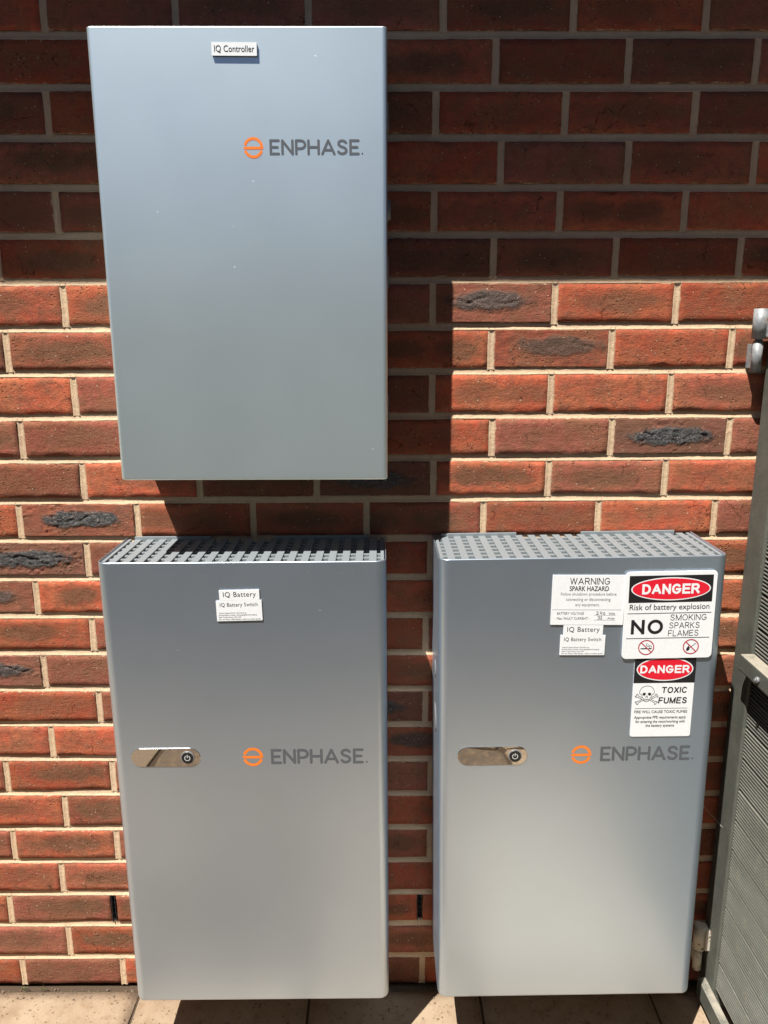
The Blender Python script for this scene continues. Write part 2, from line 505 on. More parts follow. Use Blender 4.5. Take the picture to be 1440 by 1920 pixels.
for j in range(NY):
    for i in range(NX):
        q = [grid[i, j], grid[i+1, j], grid[i+1, j+1], grid[i, j+1]]
        c = sum(q, Vector((0, 0)))/4
        top = []
        for a_ in range(4):
            p0, p1 = q[a_], q[(a_+1) % 4]
            for f_ in (0.08, 0.36, 0.64, 0.92):
                e_ = p0.lerp(p1, f_)-c
                top.append(e_*(1-0.0075/e_.length)+Vector((rp_.uniform(-.006, .006), rp_.uniform(-.006, .006))))
        n_ = len(top)
        V_ = [(t_.x*.97, t_.y*.97, 0) for t_ in top]+[(t_.x, t_.y, -.006) for t_ in top]+[(t_.x, t_.y, -.035) for t_ in top]
        F_ = [tuple(reversed(range(n_)))]+[(k_*n_+a_, k_*n_+(a_+1) % n_, (k_+1)*n_+(a_+1) % n_, (k_+1)*n_+a_) for k_ in (0, 1) for a_ in range(n_)]
        o = link('paving_stone', pyd('paving_stone', V_, F_), M['stone'], pav, (c.x, c.y, rp_.uniform(-.002, .002)))
        o.color = (rp_.choice((.05, .35, .6, .8, .95)), 0, 0, 1)
bedm = MB(); bedm.box(PX-5*PP, PX+7*PP, -0.01-6*PP, 0.03, -0.043, -0.008)
bedm.build('paving_bed', M['joint_dirt'], pav)

# ------------------------------------------------------------------ brick wall
wall = thing('brick_wall', 'red brick house wall with dark patches and cream mortar joints', 'wall')
rowx = {0: (6, 10.4), 1: (-9.7, -9.7), 2: (-3.3, 2.2), 3: (4.7, 4.7), 4: (-1.4, .9), 5: (-5.2, -5.2), 6: (-1.6, -2.8),
        7: (-3.4, -3.9), 8: (2.8, .7), 9: (6.4, 4.4), 10: (6.5, 2.2), 11: (-13.8, -8.5), 12: (1.1, 1.1), 13: (4, 4), 14: (-6, -6),
        15: (5, 5), 16: (-3, -3), 17: (2, 2), 18: (10.9, 6), 19: (17, 8), 20: (7.9, 7.9), 21: (-5.4, -5.4), 22: (-14.6, -9), 23: (-7.4, -7.4), 24: (-4.7, -4.7)}
bedL = {0: 1, 1: 0, 2: 0, 3: -1, 4: -1, 5: -.9, 6: -3.6, 7: -4.5, 8: -5.6, 9: -6.6, 10: -6.5, 11: -2.8, 12: -1, 13: 1, 14: 2, 15: 3.5, 16: 5, 17: 6.2, 18: 5.2, 19: .8, 20: 1.4, 21: .1, 22: 1.3, 23: -3.8, 24: -2}
bedR = {0: 3.7, 1: 2.1, 2: 2.6, 3: .8, 4: 2.3, 5: 4.7, 6: 2.9, 7: 1.8, 8: -1, 9: -1.1, 10: .5, 11: 1, 12: 1, 13: 1, 14: 1, 15: 1, 16: 1, 17: 1, 18: 1, 19: 1, 20: 1, 21: 0, 22: 0, 23: -2, 24: -2}
def lerpx(l, r, x):
    t = max(-0.3, min(1.3, (x+0.85)/1.15))
    return l+(r-l)*t
def bed_z(k, x):
    return 2.064-0.086*k + lerpx(bedL.get(k, 0), bedR.get(k, 0), x)*0.001
def head_x(r, n):                       # joint position, n in whole bricks (x.5 on odd courses)
    x = n*0.240
    l, rr = rowx.get(r, (0, 0))
    rnd = random.Random(r*131+int(n*2)*7)
    return x + lerpx(l, rr, x)*0.001 + rnd.uniform(-0.0025, 0.0025)

def project(p):
    F = Vector((math.sin(YAW)*math.cos(PITCH), math.cos(YAW)*math.cos(PITCH), -math.sin(PITCH)))
    Rr = Vector((math.cos(YAW), -math.sin(YAW), 0)); U = Rr.cross(F)
    d = Vector(p)-CAM
    z = d.dot(F)
    return 720+FPX*d.dot(Rr)/z, 960-FPX*d.dot(U)/z

BL, BH, BD = 0.230, 0.0765, 0.050
def brick_mesh(seed, nx, ny, crust=0.0, cw=0.085, ch=0.021):
    v = []; f = []
    s = seed*5.37
    def lev(i, n):                       # tight rows near the arris
        if i == 0: return 0.0
        if i == 1: return 0.008 if n == nx else 0.024
        if i == n: return 1.0
        if i == n-1: return 1-(0.008 if n == nx else 0.024)
        return (i-1)/(n-2)
    for j in range(ny+1):
        for i in range(nx+1):
            x = (lev(i, nx)-0.5)*BL; z = (lev(j, ny)-0.5)*BH
            e = min(i, nx-i, j, ny-j)
            y = -nz(x*9+s, z*14, s)*0.0010 - nz(x*45, z*60+s, s)*0.0006
            if e == 0:
                chip = max(0, nz(x*26+s, z*26, s+4)-0.22)
                y += 0.0013 + abs(nz(x*70+s, z*70, s))*0.0016 + chip*0.006
                x -= math.copysign(1, x)*(abs(nz(z*55, s, 3))*0.0026 + chip*0.005) if i in (0, nx) else 0
                z -= math.copysign(1, z)*(abs(nz(x*38, s, 7))*0.0024 + nz(x*9, s, 2)*0.0014 + chip*0.007) if j in (0, ny) else 0
            if crust:
                d = math.hypot(x/cw, z/ch) + nz(x*30+s, z*40, s)*1.1 + nz(x*90+s, z*110, s)*0.5
                m = max(0.0, min(1.0, (1.0-d)/0.25))
                ridg = 1-abs(nz(x*70+s, z*150, s+2))*2
                y -= crust*m*(0.0008*ridg + 0.0022*nz(x*90, z*160, s) + 0.0016*nz(x*260+s, z*300, s))
                gash = max(0, 1-abs(z-0.003-nz(x*30, s, 0)*0.016)/0.0035)*m*max(0, min(1, nz(x*25, s, 9)*3+0.3))
                y += crust*gash*0.004
            v.append((x, y, z))
    for j in range(ny):
        for i in range(nx):
            a = j*(nx+1)+i
            f.append((a, a+1, a+nx+2, a+nx+1))
    ring = [i for i in range(nx+1)] + [(j+1)*(nx+1)-1 for j in range(1, ny+1)] + [ny*(nx+1)+i for i in range(nx-1, -1, -1)] + [j*(nx+1) for j in range(ny-1, 0, -1)]
    b = len(v)
    for k in ring:
        v.append((v[k][0], BD, v[k][2]))
    n = len(ring)
    for k in range(n):
        f.append((ring[k], b+k, b+(k+1) % n, ring[(k+1) % n]))
    m = pyd('brick', v, f)
    m.materials.append(M['brick'])
    sm = [True]*(nx*ny)+[False]*n
    m.polygons.foreach_set('use_smooth', sm)
    return m
bmeshes = [brick_mesh(s, 22, 8) for s in range(14)]
# courses and places of the burnt bricks seen in the photograph: (row, twice the left joint) -> (strength, half width, half height)
hero = {(11, -7): (1.0, .088, .023), (12, -8): (1.0, .10, .024), (6, 0): (.6, .085, .017), (9, 3): (1.15, .080, .024),
        (7, 1): (.35, .07, .014), (10, -2): (.8, .085, .022), (15, -9): (.8, .09, .02), (13, -9): (.6, .06, .02),
        (16, -2): (.7, .07, .02), (17, -1): (.5, .06, .02)}
looks = {  # tone, oval, split  for bricks the eye goes to
    (6, 2): (.15, .75, 0), (6, 4): (.1, .4, 0), (7, 3): (.2, .35, .0), (7, 1): (.35, 1, 0), (8, 0): (.1, .7, .8), (8, 2): (.3, .25, .6),
    (8, 4): (.5, .7, 0), (9, 1): (.75, .3, .5), (9, 3): (1, 1, 0), (9, 5): (.7, .4, 0), (10, 0): (.3, .95, 0), (10, 2): (.6, .9, 0),
    (10, 4): (.35, .35, 0), (11, 1): (.35, .4, 0), (11, 3): (.2, .3, 0), (11, 5): (.8, .3, 0), (6, 0): (.5, 1, 0),
    (7, -7): (.5, .9, 0), (6, -8): (.35, .7, 0), (8, -8): (.2, .2, 0), (9, -7): (.6, .5, 0), (10, -8): (.55, .35, 0),
    (11, -9): (.0, .2, 0), (11, -5): (.3, .7, .6), (13, -7): (.15, .95, .9), (14, -8): (.2, .9, 0), (16, -8): (.15, .4, .7), (15, -7): (.8, .2, 0),
    (18, -8): (.2, .95, 0), (19, -9): (.25, .8, 0), (20, -8): (.35, .95, 0), (21, -9): (.4, .5, .8), (22, -8): (.7, .9, 0), (23, -9): (.75, .8, 0), (24, -8): (.8, .5, .5)}

BOX2D = []                              # screen areas certainly hidden by the cabinets
for (x0, x1, z0, z1, d) in ((-0.582, -0.092, 1.273, 2.02, .17), (-0.626, -0.09, .15, 1.12, .188), (0.01, .55, .16, 1.12, .188)):
    a = project((x0, -d, z1)); b = project((x1, -d, z1)); c = project((x0, -d, z0)); e = project((x1, -d, z0))
    BOX2D.append((max(a[0], c[0])+6, min(b[0], e[0])-6, max(a[1], b[1])+6, min(c[1], e[1])-6))
stuff = MB()
low = [brick_mesh(s+40, 6, 4) for s in range(5)]
mort = MB()
hash_r = random.Random(99)
for r in range(-6, 26):
    half = 0.5 if r % 2 else 0.0
    joints = [half+i for i in range(-13, 13)]
    if r >= 25: break
    for n in joints:
        xa = head_x(r, n); xb = head_x(r, n+1)
        xm = (xa+xb)/2
        zt = bed_z(r-1, xm); zb = bed_z(r, xm); zm = (zt+zb)/2
        w = xb-xa-0.0122; h = zt-zb-0.0132
        key = (r, int(round(2*n)))
        cs = [project((xx, 0, zz)) for xx in (xa, xb) for zz in (zb, zt)]
        inside = any(-4 < u < 1444 and -4 < q < 1924 for u, q in cs)
        hid = any(all(b0 < u < b1 and b2 < q < b3 for u, q in cs) for b0, b1, b2, b3 in BOX2D)
        yo = hash_r.uniform(-0.0012, 0.0012)
        rz = hash_r.uniform(-0.004, 0.004); ry = hash_r.uniform(-0.003, 0.003); rx = hash_r.uniform(-0.006, 0.006)
        tone = hash_r.random()**1.3; ov = hash_r.choice((0, .35, .6, .8, .9, 1)); sp = hash_r.choice((0, 0, 0, 0, .7, .9))
        mi = hash_r.randrange(14); fl = hash_r.choice((1, -1))
        if inside and not hid:
            if key in hero:
                st, cw, ch = hero[key]
                me = brick_mesh(r*3+key[1], 90, 30, st, cw, ch)
            else:
                me = bmeshes[mi]
            o = link('brick', me, None, wall, (xm, yo, zm))
            o.scale = (w/BL, 1, h/BH)
            o.rotation_euler = (rx, ry, rz)
            if key in looks: tone, ov, sp = looks[key]
            cr = min(1.0, hero[key][0]) if key in hero else 0.0
            o.color = (tone, ov if not cr else 1.0, sp if not cr else 0.0, cr)
        else:
            src = low[mi % 5]
            stuff.add([(xm+v.co.x*w/BL, yo+v.co.y, zm+v.co.z*h/BH) for v in src.vertices], [tuple(p_.vertices) for p_ in src.polygons], False)
sb = stuff.build('brick', M['brick'], wall)
sb.color = (.5, 0, 0, 0)
tag(sb, kind='stuff')

# mortar: tooled concave bed joints and perpends
XW0, XW1 = -3.05, 3.15
nseg = 620
prof = [(0.0100, .0066), (0.0064, .0036), (0.0032, .0033), (0.0004, .0032), (-0.0026, .0027), (-0.0050, .0013), (-0.0068, .0003), (-0.0098, .0030)]
for k in range(-6, 24):
    v = []; f = []
    for i in range(nseg+1):
        x = XW0+(XW1-XW0)*i/nseg
        z = bed_z(k, x)
        wz = nz(x*7, k*3.1, 0)*0.0010 + nz(x*40, k*1.7, 3)*0.0006
        rec = nz(x*16, k*2.3, 5)*0.0007 + nz(x*90, k, 6)*0.0004
        for q, (dz_, dy) in enumerate(prof):
            v.append((x, dy+rec+0.0006, z+dz_+wz+nz(x*120, k, q)*0.0003))
    m_ = len(prof)
    for i in range(nseg):
        for q in range(m_-1):
            a = i*m_+q
            f.append((a, a+1, a+m_+1, a+m_))
    mort.add(v, f, True)
hp = [(-0.0090, .004), (-0.0060, .0008), (-0.0030, .0022), (0.0, .0026), (0.0030, .0022), (0.0060, .0008), (0.0090, .004)]
WEEP = {(22, -6), (22, 0)}
for r in range(-5, 25):
    half = 0.5 if r % 2 else 0.0
    for i0 in range(-12, 13):
        n = half+i0
        if (r, int(round(2*n))) in WEEP: continue
        xj = head_x(r, n)
        zt = bed_z(r-1, xj)-0.003; zb = bed_z(r, xj)+0.003
        v = []; f = []
        ns = 14
        for j in range(ns+1):
            z = zb+(zt-zb)*j/ns
            wx = nz(z*20, n*3.3, r)*0.0012 + nz(z*120, n, r)*0.0005
            rec = nz(z*40, n*2.1, r+.5)*0.0006
            for q, (dx_, dy) in enumerate(hp):
                v.append((xj+dx_+wx, dy+rec+0.0006, z))
        m_ = len(hp)
        for j in range(ns):
            for q in range(m_-1):
                a = j*m_+q
                f.append((a, a+1, a+m_+1, a+m_))
        mort.add(v, f, True)
mo = mort.build('mortar', M['mortar'], wall)
core = MB(); core.box(-3.2, 3.2, 0.022, 0.24, -0.3, 2.70)
core.build('wall_core', M['mortar'], wall)
# open weep joints with a black slot vent
for (r, n2) in WEEP:
    xj = head_x(r, n2/2); zt = bed_z(r-1, xj)-0.006; zb = bed_z(r, xj)+0.006
    w_ = MB()
    w_.box(xj-0.0050, xj-0.0036, -0.0015, 0.02, zb, zt, 0.0004)
    w_.box(xj+0.0022, xj+0.0036, 0.0012, 0.02, zb, zt, 0.0004)
    w_.box(xj-0.0036, xj+0.0022, 0.012, 0.02, zb, zt)
    for q in range(5):
        zq = zb+(zt-zb)*(q+.5)/5
        w_.box(xj-0.0036, xj+0.0022, 0.004, 0.012, zq-0.0012, zq+0.0012)
    w_.build('weep_vent', M['vent'], wall)

# ------------------------------------------------------------------ eave (its shade crosses the top of the wall)
EV = 0.42
ez = 1.637 + 2.4*EV
ev = thing('roof_eave', 'roof eave overhanging the top of the brick wall', 'roof', (0, 0, ez))
b = MB(); b.box(-6, 6, -EV, -EV+0.02, 0.0, 0.19, 0.002); b.build('fascia', M['eave'], ev)
b = MB(); b.box(-6, 6, -EV+0.02, 0.3, 0.006, 0.014); b.build('soffit', M['eave'], ev)
b = MB()
b.add([(-6, -EV-0.03, 0.20), (6, -EV-0.03, 0.20), (6, 1.6, 1.1), (-6, 1.6, 1.1), (-6, -EV-0.03, 0.225), (6, -EV-0.03, 0.225), (6, 1.6, 1.125), (-6, 1.6, 1.125)],
      [(0, 1, 2, 3), (7, 6, 5, 4), (0, 4, 5, 1), (1, 5, 6, 2), (2, 6, 7, 3), (3, 7, 4, 0)])
b.build('roof_slope', M['tile'], ev)

# ------------------------------------------------------------------ unseen fence added across the passage to cut fill and darken reflections
FY, FH = -2.62, 2.05
fen = thing('added_fence', 'unseen slate grey paling fence added to shape shade and reflections', 'fence', (0, FY, -0.04))
b = MB(); b.box(-0.048, 0.048, -0.009, 0.009, 0.0, FH, 0.002)
pal = None
for i in range(-52, 53):
    if pal is None:
        pal = b.build('paling', M['paling'], fen); o = pal
    else:
        o = link('paling', pal.data, None, fen)
    o.location = (i*0.0985, 0.004*(i % 2), -0.006*(i*7 % 5))
for z in (0.35, 1.70):
    b = MB(); b.box(-5.2, 5.2, -0.06, -0.0095, z, z+0.075, 0.003); b.build('rail', M['paling'], fen)

# ------------------------------------------------------------------ flat lettering and stroke drawing
def text_mesh(body, bold=0.0, shear=0.0, space=1.0):
    cu = bpy.data.curves.new('lettering', 'FONT')
    cu.body = body; cu.size = 1; cu.offset = bold; cu.shear = shear; cu.resolution_u = 4; cu.space_character = space
    cu.fill_mode = 'FRONT'
    o = bpy.data.objects.new('lettering', cu)
    COL.objects.link(o)
    dg = bpy.context.evaluated_depsgraph_get()
    me = bpy.data.meshes.new_from_object(o.evaluated_get(dg))
    bpy.data.objects.remove(o)
    return me

def text(parent, body, x0, x1, z0, z1, y, mat, bold=0.0, shear=0.0, name='lettering', space=1.0):
    """lettering fitted into the rectangle x0..x1, z0..z1 (outline bounds) in its parent's own plane"""
    me = text_mesh(body, 0.0, shear, space)
    xs = [v.co.x for v in me.vertices]; ys = [v.co.y for v in me.vertices]
    ax, bx, ay, by = min(xs), max(xs), min(ys), max(ys)
    base = [(x0+(v.co.x-ax)/(bx-ax)*(x1-x0), z0+(v.co.y-ay)/(by-ay)*(z1-z0)) for v in me.vertices]
    faces = [tuple(p_.vertices) for p_ in me.polygons]
    mb = MB()
    e = max(0.0, bold)*(z1-z0)
    for q, (ox, oz) in enumerate(((0, 0), (-e, 0), (e, 0), (0, e*.6), (0, -e*.6)) if e > 0 else ((0, 0),)):
        mb.add([(x+ox, y-0.00002*q, z+oz) for x, z in base], faces)
    bpy.data.meshes.remove(me)
    return mb.build(name, mat, parent)

def ribbon(mb, pts, w, y, caps=True, closed=False, square=False):
    """one pen stroke: a mitred ribbon with round ends, facing -y"""
    pts = [Vector(p) for p in pts]
    n = len(pts)
    if square and (pts[0]-pts[-1]).length > w:
        pts[0] = pts[0]+(pts[0]-pts[1]).normalized()*w*0.5 if abs((pts[0]-pts[1]).normalized().x) in (0, 1) else pts[0]+(pts[0]-pts[1]).normalized()*w*0.3
        pts[-1] = pts[-1]+(pts[-1]-pts[-2]).normalized()*w*0.5 if abs((pts[-1]-pts[-2]).normalized().x) in (0, 1) else pts[-1]+(pts[-1]-pts[-2]).normalized()*w*0.3
    L = []; Rr = []
    for i in range(n):
        if closed:
            a = pts[(i-1) % n]; c = pts[(i+1) % n]
        else:
            a = pts[max(0, i-1)]; c = pts[min(n-1, i+1)]
        t1 = (pts[i]-a); t2 = (c-pts[i])
        if t1.length == 0: t1 = t2
        if t2.length == 0: t2 = t1
        t1 = t1.normalized(); t2 = t2.normalized()
        t = (t1+t2)
        t = t.normalized() if t.length > 1e-6 else t1
        nn = Vector((-t.y, t.x)); n1 = Vector((-t1.y, t1.x))
        k = 1/max(0.45, nn.dot(n1))
        L.append(pts[i]+nn*w/2*k); Rr.append(pts[i]-nn*w/2*k)
    v = [(p.x, y, p.y) for p in L]+[(p.x, y, p.y) for p in Rr]
    f = []
    for i in range(n if closed else n-1):
        j = (i+1) % n
        f.append((i, n+i, n+j, j))
    if caps and not closed:
        for c, e, sgn in ((0, 1, -1), (n-1, n-2, -1)):
            d = (pts[c]-pts[e]).normalized()
            a0 = math.atan2(d.y, d.x)
            idx = []
            for q in range(9):
                a = a0-math.pi/2+math.pi*q/8
                idx.append(len(v)); v.append((pts[c].x+w/2*math.cos(a), y, pts[c].y+w/2*math.sin(a)))
            f.append(tuple(idx))
    mb.add(v, f)

def _a(cx, cz, r, a0, a1, rz=None, n=14):
    rz = rz or r
    return [(cx+r*math.cos(R(a0+(a1-a0)*i/n)), cz+rz*math.sin(R(a0+(a1-a0)*i/n))) for i in range(n+1)]
_S = [(.60, .80), (.54, .91), (.44, .98), (.33, 1), (.21, .98), (.11, .91), (.07, .80), (.08, .68), (.16, .60), (.33, .53), (.50, .46), (.61, .38), (.64, .25), (.60, .11), (.49, .03), (.35, 0), (.20, .03), (.09, .11), (.04, .24)]
CAPS = {
 'A': (.76, [[(0, 0), (.38, 1)], [(.38, 1), (.76, 0)], [(.13, .32), (.63, .32)]]),
 'C': (.72, [_a(.37, .5, .37, 38, 322, .5, 24)]),
 'D': (.66, [[(0, 0), (0, 1)], [(0, 1), (.26, 1)]+_a(.26, .5, .40, 88, -88, .5, 18)+[(.26, 0), (0, 0)]]),
 'E': (.60, [[(0, 0), (0, 1)], [(0, 1), (.60, 1)], [(0, .52), (.54, .52)], [(0, 0), (.60, 0)]]),
 'F': (.56, [[(0, 0), (0, 1)], [(0, 1), (.56, 1)], [(0, .50), (.48, .50)]]),
 'G': (.76, [_a(.38, .5, .38, 42, 328, .5, 24)+[(.74, .46)], [(.42, .46), (.74, .46)]]),
 'I': (.0, [[(0, 0), (0, 1)]]),
 'K': (.64, [[(0, 0), (0, 1)], [(0, .38), (.60, 1)], [(.20, .58), (.64, 0)]]),
 'L': (.52, [[(0, 0), (0, 1)], [(0, 0), (.52, 0)]]),
 'M': (.80, [[(0, 0), (0, 1)], [(0, 1), (.40, 0)], [(.40, 0), (.80, 1)], [(.80, 1), (.80, 0)]]),
 'N': (.66, [[(0, 0), (0, 1)], [(0, 1), (.66, 0)], [(.66, 0), (.66, 1)]]),
 'O': (.78, [_a(.39, .5, .39, 0, 360, .5, 36)]),
 'P': (.60, [[(0, 0), (0, 1)], [(0, 1), (.36, 1)]+_a(.36, .73, .24, 88, -88, .27)+[(.36, .46), (0, .46)]]),
 'R': (.66, [[(0, 0), (0, 1)], [(0, 1), (.38, 1)]+_a(.38, .74, .23, 88, -88, .26)+[(.38, .48), (0, .48)], [(.34, .48), (.66, 0)]]),
 'S': (.68, [_S]),
 'T': (.64, [[(.32, 0), (.32, 1)], [(0, 1), (.64, 1)]]),
 'U': (.66, [[(0, 1), (0, .34)]+_a(.33, .33, .33, 180, 360, .33, 16)+[(.66, .34), (.66, 1)]]),
 'W': (1.0, [[(0, 1), (.25, 0)], [(.25, 0), (.5, 1)], [(.5, 1), (.75, 0)], [(.75, 0), (1, 1)]]),
 'X': (.66, [[(0, 0), (.66, 1)], [(0, 1), (.66, 0)]]),
}
def caps(parent, body, x0, x1, z0, z1, y, mat, pen=0.13, gap=0.26, shear=0.0):
    """drawn sans capitals: pen width as a share of the height"""
    P = (z1-z0)*pen; H = z1-z0-P
    tot = sum(CAPS[c][0] for c in body)+gap*(len(body)-1)
    sx = (x1-x0-P-shear*H)/tot
    x = x0+P/2; k = 0; mb = MB()
    for c in body:
        w_, st = CAPS[c]
        for s_ in st:
            ribbon(mb, [(x+p[0]*sx+shear*p[1]*H, z0+P/2+p[1]*H) for p in s_], P, y-0.00003*(k % 5), caps=False, square=True); k += 1
        x += (w_+gap)*sx
    return mb.build('lettering', mat, parent)

def disc(mb, x, z, r, y, rz=None, n=40):
    rz = rz or r
    mb.add([(x+r*math.cos(2*math.pi*i/n), y, z+rz*math.sin(2*math.pi*i/n)) for i in range(n)], [tuple(range(n))])

def poly(mb, pts, y):
    mb.add([(p[0], y, p[1]) for p in pts], [tuple(range(len(pts)))])

def arc(cx, cz, r, a0, a1, n=20, rz=None):
    rz = rz or r
    return [(cx+r*math.cos(R(a0+(a1-a0)*i/n)), cz+rz*math.sin(R(a0+(a1-a0)*i/n))) for i in range(n+1)]

def rrect(x0, x1, z0, z1, r, n=6):
    o = []
    for cx, cz, a in ((x1-r, z1-r, 0), (x0+r, z1-r, 90), (x0+r, z0+r, 180), (x1-r, z0+r, 270)):
        for i in range(n+1):
            w = R(a+90*i/n)
            o.append((cx+r*math.cos(w), cz+r*math.sin(w)))
    return o

def slab(mb, outline, y_front, y_back, bev=0.0004):
    """a thin plate: front face with a fine bevel, sides, back"""
    n = len(outline)
    cx = sum(p[0] for p in outline)/n; cz = sum(p[1] for p in outline)/n
    def ins(p, d):
        dx, dz_ = p[0]-cx, p[1]-cz
        l = math.hypot(dx, dz_) or 1
        return (p[0]-dx/l*d*1.3, p[1]-dz_/l*d*1.3)
    v = [(*ins(p, bev), 0) for p in outline]
    V = [(a, y_front, c) for a, c, _ in v]+[(p[0], y_front+bev, p[1]) for p in outline]+[(p[0], y_back, p[1]) for p in outline]
    F = [tuple(range(n)), tuple(reversed(range(2*n, 3*n)))]
    for k in (0, 1):
        for i in range(n):
            j = (i+1) % n
            F.append((k*n+i, k*n+n+i, k*n+n+j, k*n+j))
    mb.add(V, F)

# ------------------------------------------------------------------ cabinet shells
def shell_mesh(w, d, h, r, thick, gap, rb=0.006, top='open'):
    """folded cover: flat front, rounded upright corners, sides back to the wall; origin at the wall, bottom centre"""
    hw = w/2
    def outline(off):
        pts = []
        rr = max(r-off, 0.0008); x = hw-off; y = -(d-off)
        sup = 0.0012
        pts.append((-x, -gap)); pts.append((-x, y+rr+sup*2)); pts.append((-x, y+rr+sup))
        for i in range(11):
            a = R(180+90*i/10)
            pts.append((-x+rr+rr*math.cos(a), y+rr+rr*math.sin(a)))
        pts.append((-x+rr+sup, y)); pts.append((-x+rr+sup*3, y))
        pts.append((x-rr-sup*3, y)); pts.append((x-rr-sup, y))
        for i in range(11):
            a = R(270+90*i/10)
            pts.append((x-rr+rr*math.cos(a), y+rr+rr*math.sin(a)))
        pts.append((x, y+rr+sup)); pts.append((x, y+rr+sup*2)); pts.append((x, -gap))
        return pts
    lev = [(0.0, rb), (rb*0.13, rb*0.5), (rb*0.5, rb*0.13), (rb, 0), (rb+0.0012, 0), (rb+0.003, 0), (h-0.006, 0), (h-0.0028, 0), (h-0.0016, 0)]
    if top == 'open':
        lev += [(h-0.0005, 0.0003), (h, 0.0010), (h, thick-0.0008), (h-0.0008, thick), (h-0.03, thick)]
    else:
        lev += [(h-0.0008, 0.0002), (h, 0.0015)]
    mb = MB()
    V = []; n = None
    for z, off in lev:
        o = outline(off); n = len(o)
        V += [(x, y, z) for x, y in o]
    F = []
    for k in range(len(lev)-1):
        for i in range(n-1):
            F.append((k*n+i, k*n+i+1, (k+1)*n+i+1, (k+1)*n+i))
    mb.add(V, F, True)
    mb.f.append(tuple(reversed(range(n)))); mb.s.append(False)
    if top != 'open':
        mb.f.append(tuple((len(lev)-1)*n+i for i in range(n))); mb.s.append(False)
    return mb

# brand lettering: single-line capitals drawn with a round pen, unit height
GL = {
 'E': (0.52, [[(0.52, 1), (0, 1), (0, 0), (0.52, 0)], [(0, .5), (.44, .5)]]),
 'N': (0.66, [[(0, 0), (0, 1)], [(0, 1), (0.66, 0)], [(0.66, 0), (0.66, 1)]]),
 'P': (0.56, [[(0, 0), (0, 1)], [(0, 1), (.28, 1)] + arc(.28, .70, .30, 90, -90, 10) + [(0, .40)]]),
 'H': (0.66, [[(0, 0), (0, 1)], [(.66, 0), (.66, 1)], [(0, .5), (.66, .5)]]),
 'A': (0.78, [[(0, 0), (.39, 1)], [(.39, 1), (.78, 0)], [(.16, .28), (.62, .28)]]),
 'S': (0.58, [[(.53, .84), (.44, .95), (.29, 1), (.14, .96), (.05, .85), (.05, .70), (.14, .59), (.29, .52), (.44, .45), (.54, .33), (.54, .17), (.44, .05), (.29, 0), (.13, .04), (.03, .16)]]),
}
def logo(parent, cx, cz, rad, tx0, tx1, tz0, tz1, y):
    mb = MB()
    w = rad*0.27; rr = rad-w/2
    ribbon(mb, arc(cx, cz, rr, 158, 4, 28)+[(cx+rr*0.99, cz-0.02*rad), (cx+rr*0.8, cz-0.03*rad), (cx-rr, cz-0.03*rad)], w, y)
    ribbon(mb, arc(cx, cz, rr, 205, 335, 24), w, y-0.00003)
    mb.build('emblem', M['orange'], parent)
    order = 'ENPHASE'
    gap = 0.245
    tot = sum(GL[c][0] for c in order)+gap*(len(order)-1)
    pen = (tz1-tz0)*0.165
    H = (tz1-tz0)-pen
    sx = (tx1-tx0-pen)/tot
    x = tx0+pen/2
    mb = MB(); k = 0
    for c in order:
        w_, st = GL[c]
        for s_ in st:
            ribbon(mb, [(x+p[0]*sx, tz0+pen/2+p[1]*H) for p in s_], pen, y-0.00003*(k % 4)); k += 1
        x += (w_+gap)*sx
    disc(mb, tx1+pen*1.1, tz0+pen*0.6, pen*0.36, y, n=14)
    mb.build('lettering', M['grey_print'], parent)

